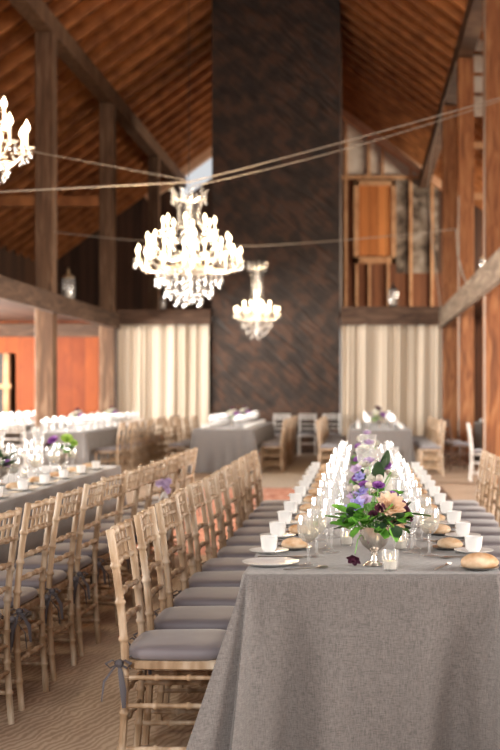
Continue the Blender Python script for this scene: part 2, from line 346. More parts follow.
# loft decks and lower back wall
S(MB().box(XL - .2, 28.75, 3.1, WR, YE, 3.24), 'floor_loft_end', M['brown_boards'])
S(MB().box(WL, Y0, 3.02, -5.535, 28.4, 3.15), 'floor_loft_left', M['dark_wall'])
S(MB().box(XR + .2, Y0, 3.1, WR, 28.75, 3.24), 'floor_loft_right', M['brown_boards'])
b_ = MB(); dx0, dx1 = P(-6, 0, 28.6)[0], P(16, 0, 28.6)[0]
b_.box(WL, 28.6, 0, dx0, 28.75, 3.1).box(dx0, 28.6, P(0, 353, 28.6)[2], dx1, 28.75, 3.1).box(dx1, 28.6, 0, XL - .2, 28.75, 3.1)
S(b_, 'wall_back_orange', M['orange_wall'])
S(MB().box(XR + .2, 28.6, 0, WR, 28.75, 3.1), 'wall_back_right', M['brown_boards'])
dr = S(MB().box(dx0 + .02, 28.68, 0, dx1 - .3, 28.72, 2.28), 'door_dark_interior', M['black'])  # black panel paints the shade inside the open doorway
MB().box(dx1 - .28, 28.56, 0, dx1 - .16, 28.74, 2.28).build('door_post', M['light_wood'], dr, smooth=False)
MB().box(dx0, 28.5, 1.48, dx1 - .1, 28.62, 1.58).build('door_bar', M['light_wood'], dr, smooth=False)
trim(MB().box(WL, 28.42, 2.66, XL - .2, 28.6, 2.95), M['beam'])

# posts
def post(x, y, z1, m, label, w=.33, z0=0):
    o = MB().box(-w / 2, -w / 2, z0, w / 2, w / 2, z1).build('timber_post', m, smooth=False, loc=(x, y, 0))
    bv = o.modifiers.new('b', 'BEVEL'); bv.width = .015; bv.segments = 1
    return tag(o, label, 'post', 'square timber posts')
post(XL, 22.7, 7.9, M['post'], 'grey-brown timber post left of the hall, nearest of the left row in view')
post(XL, 28.25, 7.9, M['post'], 'brown timber post at the left edge of the left cream curtain')
post(XL, 34.6, 7.9, M['post'], 'slim-looking timber post standing up in the loft left of the chimney', .3, 3.24)
post(XR, 28.55, 8.0, M['orange_post'], 'bright orange timber post beside the right curtain, farthest of the right row', .32)
post(XR + .02, 24.4, 7.9, M['orange_post'], 'knotty orange-tan timber post, middle of the three on the right', .31)
post(XR + .02, 19.1, 7.9, M['orange_post'], 'big orange-brown timber post cut by the right edge of the photo', .34)
post(XR, 13.3, 7.9, M['orange_post'], 'orange timber post out past the right side of the long table', .34)
post(XL, 13.3, 7.9, M['post'], 'grey-brown timber post out past the left side tables', .34)
def beam(a, b, w, h, m, label, up=(0, 0, 1)):
    return tag(MB().beam(a, b, w, h, up).build('timber_beam', m, smooth=False), label, 'beam', 'heavy timber beams')
beam((XL, Y0, 8.08), (XL, YE - .02, 8.08), .30, .34, M['post'], 'long brown timber beam under the roof along the left posts')
beam((XR, Y0, 8.08), (XR, YE - .02, 8.08), .30, .34, M['beam'], 'long dark timber beam under the roof along the right posts')
beam((-5.475, Y0, 2.99), (-5.475, 28.3, 2.99), .11, .34, M['beam'], 'dark brown loft edge beam running along the left side')
beam((1.83, Y0, 3.05), (1.83, 28.3, 3.05), .085, .40, M['grey_beam'], 'pale weathered loft edge beam along the right side')
beam((XL + .17, 28.5, 3.1), (-3.4, 28.5, 3.1), .3, .34, M['beam'], 'brown loft beam above the left cream curtain')
beam((-.43, 28.5, 3.13), (XR - .17, 28.5, 3.13), .3, .42, M['beam'], 'brown loft beam above the right cream curtain')
beam((WL, 28.25, 5.7), (XL - .17, 28.25, 5.7), .2, .24, M['rafter'], 'brown cross tie beam high in the left loft')
# rungs between the right-hand posts, and pale boards painted for daylight gaps
for (ya, yb, xw) in ((28, 50, .55), (55, 72, .55), (76, 92, .55), (96, 116, .5)):
    dd = 24.9; trim(MB().box(2.12, dd, P(0, yb, dd)[2], 2.12 + xw, dd + .05, P(0, ya, dd)[2]), M['plaster'])
for ya in (142, 193):
    dd = 24.9; trim(MB().box(2.2, dd, P(0, ya + 6, dd)[2], 2.75, dd + .08, P(0, ya, dd)[2]), M['light_wood'])
# thin pale lines down two right-hand posts
def cord(pts, r, label, name='cord', group='pale cords'):
    c = []
    for i in range(len(pts) - 1):
        a = Vector(pts[i]); b = Vector(pts[i + 1])
        for q in range(8): c.append(a.lerp(b, q / 8))
    c.append(Vector(pts[-1]))
    return tag(MB().tube(c, r, 6).build(name, M['rope']), label, 'cord', group)
def sag(a, b, s_, n_=14):
    a = Vector(a); b = Vector(b); return [a.lerp(b, i / n_) - Vector((0, 0, s_ * 4 * (i / n_) * (1 - i / n_))) for i in range(n_ + 1)]
cord([(XR - .155, 18.91, .02), (XR - .155, 18.91, 7.8)], .012, 'thin pale line running straight down the near edge of the big right post')
cord([(XR - .125, 24.22, .02), (XR - .125, 24.22, 5.2)], .014, 'thin pale line down the middle right-hand post')
mid = Vector((P(190, 182, 13.1)))
Lp = Vector((XL + .17, 13.2, P(0, 193, 13.1)[2] - .06)); Rp = Vector((XR - .17, 13.2, 4.62))
cord([Lp, mid], .008, 'pale cord from the left to the big chandelier')
cord(sag(mid, Rp, .02), .006, 'pale cord rising from the big chandelier to the right, upper strand')
cord(sag(mid + Vector((0, .15, -.02)), Rp + Vector((0, .12, .02)), .07), .005, 'pale cord rising from the big chandelier to the right, lower strand')
cord([Vector(P(183, 178, 13.1)) + Vector((0, .1, 0)), (XL + .17, 13.4, 4.35)], .004, 'very thin thread slanting up left from the big chandelier')
p2 = Vector(P(257, 246, 21.8)); 
cord(sag((XL + .17, 22.6, P(20, 229, 22.2)[2]), p2, .05), .008, 'faint cord across the left side behind the big chandelier')
cord(sag(p2, (XR - .15, 24.3, P(455, 228, 24.2)[2]), .03), .009, 'pale cord from the small chandelier across to the right-hand posts')
cord([(1.92, 24.7, 7.95), P(443, 105, 24.5), P(433, 150, 24.8), P(428, 185, 25.2), P(432, 240, 26.5), (1.82, 28.1, 3.24)], .013, 'thick rope hanging from the roof beam in front of the right loft', 'rope')
cord([P(456, 229, 24.2), P(458, 255, 24.1), P(463, 275, 24), P(468, 287, 23.5)], .014, 'short pale cable drooping from the middle right post to the loft beam')

# chimney
ch = MB().box(-3.37, 28.45, 0, -.456, 31.6, 12.2).build('chimney', M['stone'], smooth=False)
tag(ch, 'massive dark brown stone chimney rising to the roof in the middle of the hall', 'chimney')
# curtains
def curtain(x0, x1, label, seed):
    r = random.Random(seed); n_ = 260; rows = 14; vs = []; ph = [r.uniform(0, 6) for _ in range(4)]
    for j in range(rows + 1):
        t = j / rows; z = 2.93 - t * 2.91
        for i in range(n_ + 1):
            u = i / n_; x = x0 + (x1 - x0) * u
            y_ = 28.40 + .03 * math.sin(u * 125 + ph[0] + 2.2 * math.sin(u * 11 + ph[3]) + .8 * t) * (.5 + .5 * math.sin(u * 13 + ph[2])) + .035 * math.sin(u * 43 + ph[1] + 1.5 * math.sin(u * 9) + .6 * t) + .02 * math.sin(u * 19 + ph[2] + 2 * t)
            vs.append((x, y_, z))
    fs = [(j * (n_ + 1) + i, j * (n_ + 1) + i + 1, (j + 1) * (n_ + 1) + i + 1, (j + 1) * (n_ + 1) + i) for j in range(rows) for i in range(n_)]
    o = MB().add(vs, fs).build('curtain', M['curtain'], angle=180)
    sd = o.modifiers.new('s', 'SOLIDIFY'); sd.thickness = .004
    return tag(o, label, 'curtain', 'cream curtains under the loft')
curtain(XL + .2, -3.42, 'floor-length cream curtain hanging left of the chimney', 1)
curtain(-.42, XR - .19, 'floor-length cream curtain hanging right of the chimney', 2)
# rugs
def rug(x0, y0, x1, y1, m, label, name='rug'):
    return tag(MB().box(x0, y0, 0, x1, y1, .003).build(name, m, smooth=False), label, 'rug')
rug(-2.35, 10.7, .45, 18.2, M['red_rug'], 'brick-red rug on the floor of the aisle beyond the long table')
rug(-2.35, 18.35, 1.0, 28.2, M['beige_rug'], 'pale beige rug on the floor in front of the chimney')
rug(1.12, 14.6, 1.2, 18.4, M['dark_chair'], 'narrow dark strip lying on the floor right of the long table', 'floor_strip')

# ------------------------------------------------------------------ chairs
def bamboo(path, r=.0135, ring=.0185, step=.125, n_=8, z=0):
    path = [Vector(p) for p in path]; L = [0]
    for i in range(1, len(path)): L.append(L[-1] + (path[i] - path[i - 1]).length)
    T = L[-1]
    def at(s_):
        s_ = min(max(s_, 0), T)
        for i in range(1, len(path)):
            if s_ <= L[i] + 1e-9: return path[i - 1].lerp(path[i], (s_ - L[i - 1]) / max(1e-9, L[i] - L[i - 1]))
        return path[-1]
    c = max(1, int(T / step)); ss = [(0, r), (T, r)] + [(l, r) for l in L[1:-1]]
    for q in range(1, c):
        s0 = T * q / c; ss += [(s0 - .010, r), (s0 - .004, ring), (s0 + .004, ring), (s0 + .010, r)]
    ss.sort(); out = []
    for s_, rr in ss:
        if out and s_ - out[-1][0] < .0015: continue
        out.append((s_, rr))
    return MB().tube([at(s_) for s_, _ in out], [rr for _, rr in out], n_)
def bez(pts, n_=10):
    pts = [Vector(p) for p in pts]; o = []
    for i in range(len(pts) - 1):
        p0 = pts[max(i - 1, 0)]; p1 = pts[i]; p2 = pts[i + 1]; p3 = pts[min(i + 2, len(pts) - 1)]
        for q in range(n_):
            t = q / n_; o.append(.5 * ((2 * p1) + (p2 - p0) * t + (2 * p0 - 5 * p1 + 4 * p2 - p3) * t * t + (3 * p1 - p0 - 3 * p2 + p3) * t ** 3))
    o.append(pts[-1]); return o
def backx(z): return -.178 - .055 * max(0, (z - .44) / .48) ** 1.5
def cushion_mesh(n_=40):
    m_ = MB(); prof = [(.0, .447), (.6, .445), (.93, .446), (.99, .455), (1.0, .468), (.985, .480), (.93, .489), (.7, .495), (.35, .499), (0, .500)]
    vs = []; 
    for r, z in prof:
        for k_ in range(n_):
            a = 2 * PI * k_ / n_; ca, sa = math.cos(a), math.sin(a); e = 5
            q = (abs(ca) ** e + abs(sa) ** e) ** (-1 / e)
            vs.append((.002 + r * .182 * q * ca, r * .198 * q * sa * (1 + .04 * ca), z))
    fs = [(i * n_ + k_, i * n_ + (k_ + 1) % n_, (i + 1) * n_ + (k_ + 1) % n_, (i + 1) * n_ + k_) for i in range(len(prof) - 1) for k_ in range(n_)]
    return m_.add(vs, fs)
def seat_mesh(n_=28):
    vs = []; prof = [(.0, .415), (.97, .415), (1, .420), (1, .440), (.97, .446), (0, .446)]
    for r, z in prof:
        for k_ in range(n_):
            a = 2 * PI * k_ / n_; ca, sa = math.cos(a), math.sin(a); q = (abs(ca) ** 7 + abs(sa) ** 7) ** (-1 / 7)
            vs.append((r * .182 * q * ca, r * .2 * q * sa * (1 + .05 * ca), z))
    return MB().add(vs, [(i * n_ + k_, i * n_ + (k_ + 1) % n_, (i + 1) * n_ + (k_ + 1) % n_, (i + 1) * n_ + k_) for i in range(len(prof) - 1) for k_ in range(n_)])
def make_chair(wm, detail=True):
    t = empty('chiavari_chair'); st = .115 if detail else .2; ns = 8 if detail else 6
    for s_ in (-1, 1):
        pts = [(-.200, .172 * s_, 0), (-.183, .175 * s_, .22)] + [(backx(z), .177 * s_, z) for z in (.44, .56, .68, .80, .912)]
        bamboo(bez(pts, 4), .0145, .0195, st, ns).build('leg', wm, t)
        bamboo([(.168, .185 * s_, 0), (.165, .183 * s_, .42)], .0145, .0195, st, ns).build('leg', wm, t)
    seat_mesh().build('seat', wm, t)
    cu = cushion_mesh(40 if detail else 20).build('seat_cushion', M['cushion'], t, angle=180, label='dark grey padded seat cushion')
    def rail(z, r=.011): return bamboo([(backx(z) - (.0 if z < .7 else .004), -.175, z), (backx(z) - .012, 0, z + .004), (backx(z) - (.0 if z < .7 else .004), .175, z)], r, r * 1.4, .09, ns)
    if detail:
        for z, r in ((.893, .013), (.842, .008), (.785, .012), (.675, .011), (.575, .011)): rail(z, r).build('back_rail', wm, t)
        for q in range(5):
            yy = (q - 2) * .058
            bamboo([(backx(.785) - .012, yy, .785), (backx(.893) - .012, yy, .895)], .0065, .0095, .05, 6).build('spindle', wm, t)
        for s_ in (-1, 1):
            for z in (.13, .285): bamboo([(-.187, .175 * s_, z), (.166, .184 * s_, z)], .0095, .0145, .10, 8).build('stretcher', wm, t)
            bamboo([(-.18, .176 * s_, .385), (.166, .184 * s_, .385)], .008, .0125, .10, 8).build('stretcher', wm, t)
            # fabric tie round the back post
            m_ = MB(); c = Vector((-.196, .19 * s_, .438))
            m_.lathe([(0, -.016), (.012, -.012), (.018, 0), (.012, .012), (0, .016)], 8, c)
            for dx, dy, dz, ln in ((-.05, .02, -.06, .13), (.02, .03, -.09, .15)):
                m_.tube([c, c + Vector((dx * .4, dy * s_ * .6, dz * .3)), c + Vector((dx, dy * s_, dz)), c + Vector((dx * 1.15, dy * s_ * 1.1, -ln))], [.004, .009, .012, .007], 6, flat=.25)
            for dx in (-1, 1):
                m_.tube([c, c + Vector((.022 * dx, .012 * s_, .014)), c + Vector((.045 * dx, .014 * s_, .002)), c + Vector((.03 * dx, .010 * s_, -.014)), c], [.004, .009, .011, .008, .004], 6, flat=.3)
            m_.tube([Vector((-.155, .16 * s_, .46)), c], .006, 6, flat=.4)
            m_.build('cushion_tie', M['tie'], cu)
        for xx, z in ((-.186, .22), (.167, .22), (-.18, .33), (.167, .33)):
            bamboo([(xx, -.175, z), (xx, .175, z)], .0095, .014, .10, 8).build('stretcher', wm, t)
    else:
        m_ = MB()
        for z in (.893, .842, .785, .675, .575):
            q = rail(z, .011); m_.add(q.v, q.f)
        for q in range(5):
            yy = (q - 2) * .058; m_.tube([(backx(.785) - .012, yy, .785), (backx(.893) - .012, yy, .895)], .0075, 5)
        m_.build('backrest', wm, t)
        for s_ in (-1, 1):
            for z in (.13, .285): MB().tube([(-.187, .175 * s_, z), (.166, .184 * s_, z)], .0105, 6).build('stretcher', wm, t)
        for xx in (-.186, .167): MB().tube([(xx, -.175, .25), (xx, .175, .25)], .0105, 6).build('stretcher', wm, t)
    return t
chairN = Proto(make_chair(M['chair'])); chairF = Proto(make_chair(M['chair'], False)); 
M['backlit_chair'] = noisy('backlit_white_wood', [(.25, (.62, .58, .54)), (.75, (.85, .82, .78))], (14, 14, 3), .5, nscale=1.6, rnd=.05)  # chair wood whitened, with backlight put into its colour
chairW = Proto(make_chair(M['backlit_chair'], False)); chairD = Proto(make_chair(M['dark_chair'], False))
PITCH = .52
jr = random.Random(3)
CHY = [4.62 + PITCH * i for i in range(12)]
for i, yy in enumerate(CHY[:12]):
    x = -.652 + jr.uniform(-.012, .012)
    chairN.put((x, yy, 0), jr.uniform(-.05, .05), 'limewashed bamboo-style chair, %s from the near end, left side of the long front table' % nth(i) if i else 'limewashed bamboo-style chair with grey cushion, nearest on the left side of the long front table', 'chairs on the left side of the long front table', 'chair')
for i, yy in enumerate(CHY[:12]):
    if i < 1: continue
    chairN.put((.80 + jr.uniform(-.01, .02), yy, 0), PI + jr.uniform(-.05, .05), 'limewashed bamboo-style chair, %s visible from the near end, right side of the long front table' % nth(i - 1), 'chairs on the right side of the long front table', 'chair')
LY = [5.12 + .56 * i for i in range(11)]
lchairs = []
for i, yy in enumerate(LY):
    lchairs.append(chairN.put((-1.68 + jr.uniform(-.02, .02), yy, 0), PI + jr.uniform(-.05, .05) - .10, 'limewashed bamboo-style chair, %s from the near end, at the long table on the left' % nth(i), 'chairs along the left-hand long table', 'chair'))

# ------------------------------------------------------------------ tablecloths
def cloth(cx, cy, hx, hy, label, seed=1, flare=.05, amp=.02, step=.05, corner=.15, h=.76, rows=22, wl=.24):
    r = random.Random(seed); rad = .035; P_ = []; L = 0
    corners = [(hx, -hy, -PI / 2), (hx, hy, 0), (-hx, hy, PI / 2), (-hx, -hy, PI)]
    prev = None
    for ci, (sx, sy, a0) in enumerate(corners):
        ox = math.copysign(hx - rad, sx); oy = math.copysign(hy - rad, sy)
        na = 16
        for q in range(na + 1):
            a = a0 + PI / 2 * q / na; n_ = Vector((math.cos(a), math.sin(a))); p = Vector((ox, oy)) + rad * n_
            P_.append((p, n_, q / na))
        nx, ny, na0 = corners[(ci + 1) % 4]
        p0 = P_[-1][0]; n0 = P_[-1][1]
        q0 = Vector((math.copysign(hx - rad, nx), math.copysign(hy - rad, ny))) + rad * Vector((math.cos(na0), math.sin(na0)))
        ln = (q0 - p0).length; k_ = max(2, int(ln / step))
        for q in range(1, k_): P_.append((p0.lerp(q0, q / k_), n0, None))
    n_ = len(P_); vs = []; ph = [r.uniform(0, 6) for _ in range(6)]
    s_ = 0; S_ = []
    for i in range(n_):
        if i: s_ += (P_[i][0] - P_[i - 1][0]).length
        S_.append(s_)
    for j in range(-2, rows + 1):
        for i, (p, nn, cq) in enumerate(P_):
            if j == -2: q = p - nn * .02; z = h
            elif j == -1: q = p - nn * .004; z = h - .001
            else:
                t = j / rows; z = h - .006 - t * (h - .019)
                s = S_[i]
                fold = math.sin(s * 2 * PI / wl + ph[0] + 1.4 * math.sin(s * 3.1 + ph[1])) * .6 + math.sin(s * 2 * PI / (wl * 2.3) + ph[2]) * .7
                o = flare * t + amp * fold * t ** 1.3
                if cq is not None:
                    cc = math.sin(PI * cq); o += corner * t * (cc - .50 * math.cos(cq * 6 * PI) * cc)
                else:
                    # nearness to a corner blends the bulge along the side
                    dd = min((p - Vector((c[0], c[1]))).length for c in corners)
                    o += corner * t * (-.42 * math.exp(-((dd - .16) / .07) ** 2) + .15 * math.exp(-((dd - .29) / .07) ** 2))
                q = p + nn * o
            vs.append((q.x, q.y, z))
    R_ = rows + 3
    fs = [(j * n_ + i, (j + 1) * n_ + i, (j + 1) * n_ + (i + 1) % n_, j * n_ + (i + 1) % n_) for j in range(R_ - 1) for i in range(n_)]
    fs.append(tuple(range(n_)))
    o = MB().add(vs, fs).build('tablecloth', M['linen'], angle=60, loc=(cx, cy, 0))
    return tag(o, label, 'tablecloth', 'taupe linen tablecloths')
cloth(.045, 7.48, .46, 3.1, 'floor-length taupe linen cloth covering the long table in front', 3, .02, .012, .03, .21, wl=.42, rows=30)
cloth(-2.58, 7.6, .5, 3.3, 'grey-taupe linen cloth over the long table at the left behind the chair backs', 5, .02, .010, .05, .1)
cloth(-2.36, 24., .53, 2.5, 'taupe linen cloth on the table standing in front of the chimney, between two chair rows', 8, .03, .05, .03, .08, wl=.2)
cloth(.34, 23.6, .53, 2.6, 'taupe linen cloth on the far table straight behind the front table', 9, .03, .045, .03, .08, wl=.3)
cloth(-4.88, 23.2, .52, 3.3, 'pale taupe cloth on the far left table beside the left post row', 10, .02, .02, .05, .08, wl=.2)
cloth(-6.95, 25., .52, 2.8, 'pale cloth on the table under the left loft at the photo edge', 11, .05, .03, .06, .08, wl=.2)
cloth(2.85, 25.2, .45, 1.7, 'pale cloth on the small table glimpsed behind the right-hand posts', 12, .02, .02, .06, .08, wl=.2)

# ------------------------------------------------------------------ tableware
T = .762
def single(mb, name, m, **kw): return mb.build(name, m, **kw)
def cup():
    t = empty('coffee_cup'); m_ = MB()
    m_.lathe([(.022, .0), (.026, .003), (.034, .02), (.038, .058), (.0385, .064), (.036, .064), (.034, .055), (.030, .02), (.0, .010)], 24, sq=3).build('cup_body', M['china'], t)
    m_ = MB().tube(bez([(.034, 0, .052), (.055, 0, .052), (.060, 0, .034), (.048, 0, .020), (.032, 0, .020)], 5), .0035, 8); m_.build('handle', M['china'], t)
    return t
cupP = Proto(cup())
saucerP = Proto(MB().lathe([(0, 0), (.038, 0), (.042, .003), (.078, .013), (.079, .015), (.042, .006), (0, .005)], 32).build('saucer', M['china']))
breadplateP = Proto(MB().lathe([(0, 0), (.042, 0), (.046, .002), (.070, .009), (.071, .011), (.045, .005), (0, .004)], 32).build('bread_plate', M['silver']))
plateP = Proto(MB().lathe([(0, 0), (.07, 0), (.075, .003), (.105, .012), (.106, .014), (.075, .006), (0, .005)], 36).build('dinner_plate', M['china']))
def roll_mesh():
    m_ = MB(); nU, nV = 20, 12; vs = []
    rr = random.Random(4)
    for j in range(nV + 1):
        a = PI * j / nV
        for i in range(nU):
            b = 2 * PI * i / nU; x = .056 * math.sin(a) * math.cos(b); y_ = .036 * math.sin(a) * math.sin(b); z = .027 * -math.cos(a)
            if z > 0: z -= .007 * math.exp(-(y_ / .006) ** 2) * math.sin(a)
            z = max(z, -.016); k_ = 1 + .05 * math.sin(3 * b + 1) * math.sin(a); vs.append((x * k_, y_ * k_, z + .016))
    return m_.add(vs, [(j * nU + i, j * nU + (i + 1) % nU, (j + 1) * nU + (i + 1) % nU, (j + 1) * nU + i) for j in range(nV) for i in range(nU)])
rollP = Proto(roll_mesh().build('bread_roll', M['bread'], angle=180))
def stem_glass(name, bowl, foot=.036, liquid=None, seg=24):
    t = empty(name); zs = bowl[0][1]
    MB().lathe([(0, 0), (foot, 0), (foot, .0025), (.012, .006), (.0045, .014), (.004, zs - .012), (.007, zs)], seg).build('stem', M['glass'], t)
    b = MB(); b.open_top = True
    th = .0018; prof = [(.002, zs)] + list(bowl) + [(max(r - th, .001), z - (0 if i == 0 else th)) for i, (r, z) in enumerate(reversed(bowl))]
    b.lathe(prof, seg).build('bowl', M['glass'], t, angle=80)
    if liquid:
        l = MB(); pts = [(max(.001, r - .003), z + .002) for r, z in bowl if z < liquid] + [(0, liquid)]
        l.lathe(pts, seg).build('drink', M['water'], t)
    return t
goblet_b = [(.006, .085), (.022, .092), (.036, .110), (.041, .135), (.040, .160), (.036, .185)]
wine_b = [(.006, .10), (.022, .108), (.034, .128), (.038, .150), (.036, .18), (.031, .212)]
flute_b = [(.004, .085), (.012, .095), (.020, .125), (.0245, .165), (.025, .20), (.023, .235)]
GOB = lambda: stem_glass('water_goblet', goblet_b, liquid=.165)
gobP = Proto(GOB()); wineP = Proto(stem_glass('wine_glass', wine_b)); fluteP = Proto(stem_glass('champagne_flute', flute_b, .030))
def farglass(name, bowl):
    b = MB(); b.open_top = True
    b.lathe([(0, 0), (.034, 0), (.034, .003), (.005, .012), (.005, bowl[0][1])] + list(bowl) + [(r - .002, z) for r, z in reversed(bowl[1:])], 12)
    return Proto(b.build(name, M['glass'], angle=80))
gobF = farglass('water_goblet', goblet_b); fluF = farglass('champagne_flute', flute_b); winF = farglass('wine_glass', wine_b)
cupF = Proto(MB().lathe([(.024, 0), (.036, .02), (.039, .064), (.036, .064), (.032, .02), (0, .01)], 14, sq=3).build('coffee_cup', M['china']))
plF = Proto(MB().lathe([(0, 0), (.07, 0), (.105, .012), (.075, .006), (0, .005)], 18).build('dinner_plate', M['china']))
def knife():
    m_ = MB(); m_.tube([(-.10, 0, .004), (-.06, 0, .004), (-.01, 0, .004)], [.004, .006, .004], 8, flat=.5); m_.tube([(-.01, 0, .004), (.03, 0, .004), (.09, .001, .004), (.11, .002, .004)], [.005, .009, .008, .001], 8, flat=.18); return m_.build('knife', M['silver'])
def fork():
    m_ = MB(); m_.tube([(-.10, 0, .004), (-.06, 0, .004), (.03, 0, .004), (.05, 0, .005)], [.005, .005, .003, .009], 8, flat=.4)
    for q in (-1.5, -.5, .5, 1.5): m_.tube([(.048, q * .005, .005), (.07, q * .005, .004), (.095, q * .005, .006)], [.002, .0018, .0008], 6)
    return m_.build('fork', M['silver'])
def spoon():
    m_ = MB(); m_.tube([(-.09, 0, .004), (-.04, 0, .004), (.03, 0, .004), (.04, 0, .005), (.055, 0, .006), (.072, 0, .006), (.082, 0, .005)], [.005, .004, .0025, .009, .016, .013, .002], 10, flat=.35); return m_.build('spoon', M['silver'])
kniP, forP, spoP = Proto(knife()), Proto(fork()), Proto(spoon())
wr = random.Random(11)
def w(s=.01): return wr.uniform(-s, s)
def place(side, i, cy, cxt, tname, grp):
    """a near place setting; side -1/+1"""
    sn = 'left' if side < 0 else 'right'; q = '%s place from near end, %s side of %s' % (nth(i), sn, tname)
    X = lambda v: cxt + side * v
    c = (X(.405), cy + w(.008)); rz = PI / 2 + wr.uniform(-.4, .4)
    saucerP.put((*c, T), 0, 'white saucer under a cup, ' + q, 'saucers on ' + grp, 'saucer')
    cupP.put((c[0], c[1], T + .006), rz, 'white cup on a saucer, ' + q, 'cups on ' + grp, 'cup', (.9, .9, .95))
    b = (X(.315) + w(.004), cy + .125 + w(.006))
    breadplateP.put((*b, T), 0, 'small silver bread plate, ' + q, 'bread plates on ' + grp, 'plate')
    rollP.put((b[0], b[1], T + .005), wr.uniform(-.6, .6), 'crusty bread roll, ' + q, 'bread rolls on ' + grp, 'bread roll')
    rz = 0 if side > 0 else PI
    kniP.put((X(.34), cy - .13, T), rz + PI, 'silver knife, ' + q, 'knives on ' + grp, 'knife')
    forP.put((X(.34), cy + .225, T), rz + PI, 'silver fork, ' + q, 'forks on ' + grp, 'fork')
    spoP.put((X(.34), cy - .165, T), rz + PI, 'silver spoon, ' + q, 'spoons on ' + grp, 'spoon')
    gobP.put((X(.215) + w(), cy - .09 + w(), T), 0, 'stemmed water goblet, ' + q, 'water goblets on ' + grp, 'glass')
    wineP.put((X(.158) + w(), cy + .02 + w(), T), 0, 'stemmed wine glass, ' + q, 'wine glasses on ' + grp, 'glass')
    fluteP.put((X(.185) + w(), cy + .14 + w(), T), 0, 'tall champagne flute, ' + q, 'champagne flutes on ' + grp, 'glass')
for i in range(11):
    for sd in (-1, 1):
        place(sd, i, 4.95 + PITCH * i, .045, 'front table', 'the front table')
# extra pieces right at the near edge
breadplateP.put((.43, 4.50, T), 0, 'silver bread plate at the near right corner of the front table', 'bread plates on the front table', 'plate')
rollP.put((.43, 4.50, T + .005), .15, 'big split bread roll at the near right corner of the front table', 'bread rolls on the front table', 'bread roll', (1.25, 1.25, 1.3))
plateP.put((-.33, 4.62, T), 0, 'white plate at the near left corner of the front table', 'plates on the front table', 'plate')
gobP.put((-.19, 4.60, T), 0, 'water goblet standing alone near the left front of the front table', 'water goblets on the front table', 'glass')
spoP.put((-.19, 4.50, T), .4, 'silver spoon lying at the near left edge of the front table', 'spoons on the front table', 'spoon')
forP.put((.30, 4.55, T), 1.2, 'silver fork lying at the near right edge of the front table', 'forks on the front table', 'fork')
for i in range(10):
    place(1, i, 5.26 + .56 * i, -2.58, 'left long table', 'the left long table')
for i in range(3):
    place(-1, i, 9.2 + .56 * i, -2.58, 'left long table', 'the left long table')
def fartable(cx, ys, tname, hx, sides=(-1, 1)):
    for i, yy in enumerate(ys):
        for sd in sides:
            q = '%s %s place, %s' % (nth(i), 'left' if sd < 0 else 'right', tname); g = ' on ' + tname
            plF.put((cx + sd * (hx - .16), yy, T), 0, 'white plate, ' + q, 'plates' + g, 'plate')
            cupF.put((cx + sd * (hx - .16), yy, T + .006), 0, 'white cup, ' + q, 'cups' + g, 'cup')
            gobF.put((cx + sd * (hx - .31) + w(), yy - .12 + w(), T), 0, 'water goblet, ' + q, 'water goblets' + g, 'glass')
            winF.put((cx + sd * (hx - .34) + w(), yy + .02 + w(), T), 0, 'wine glass, ' + q, 'wine glasses' + g, 'glass')
            fluF.put((cx + sd * (hx - .29) + w(), yy + .14 + w(), T), 0, 'champagne flute, ' + q, 'champagne flutes' + g, 'glass')
def ys(a, b, p): 
    o = []
    while a < b: o.append(a); a += p
    return o
fartable(-2.36, ys(21.8, 26.4, .58), 'the chimney table', .53)
fartable(.34, ys(21.3, 26.1, .58), 'the far middle table', .53)
fartable(-4.88, ys(20.2, 26.4, .58), 'the far left table', .52)
fartable(-6.95, ys(22.5, 27.6, .62), 'the loft-side table', .52)
fartable(2.85, ys(23.8, 26.7, .62), 'the table behind the posts', .45)
# far chairs
def row(proto, x, ysl, rz, lab, grp):
    for i, yy in enumerate(ysl):
        proto.put((x + w(.02), yy + w(.02), 0), rz + wr.uniform(-.06, .06), lab % nth(i), grp, 'chair')
row(chairF, -1.55, ys(21.9, 26.4, .58), PI, 'blond wooden chair, %s from the near end, right side of the chimney table', 'chairs right of the chimney table')
row(chairF, -3.17, ys(21.9, 26.4, .58), 0, 'blond wooden chair, %s from the near end, left side of the chimney table', 'chairs left of the chimney table')
row(chairF, -.49, ys(21.2, 26.1, .58), 0, 'blond wooden chair, %s from the near end, left side of the far middle table', 'chairs left of the far middle table')
row(chairF, 1.17, ys(20.9, 26.1, .58), PI, 'blond wooden chair, %s from the near end, right side of the far middle table', 'chairs right of the far middle table')
row(chairF, -4.06, ys(20.3, 26.4, .55), PI, 'blond wooden chair, %s from the near end, right side of the far left table', 'chairs right of the far left table')
for i, x in enumerate((P(281, 0, 27.6)[0], P(307, 0, 27.6)[0], P(331, 0, 27.6)[0])):
    chairW.put((x, 27.75, 0), -PI / 2, '%s of the three pale chairs standing against the foot of the chimney' % ('left', 'middle', 'right')[i], 'pale chairs against the chimney', 'chair')
chairW.put((-5.30, 19.3, 0), PI / 2, 'backlit-white chair with its back to us at the far left photo edge', None, 'chair')
chairW.put((1.93, 19.62, 0), 0, 'pale backlit-white chair with grey cushion beside the big right post', None, 'chair')
chairD.put((1.78, 22.6, 0), .2, 'dark wooden chair nearer of two behind the far middle chairs', 'dark wooden chairs on the right', 'chair')
chairD.put((1.72, 23.5, 0), -.1, 'dark wooden chair farther of two beside the middle right post', 'dark wooden chairs on the right', 'chair')
chairW.put((2.62, 23.2, 0), PI / 2, 'pale chair tucked at the table behind the right-hand posts', None, 'chair')

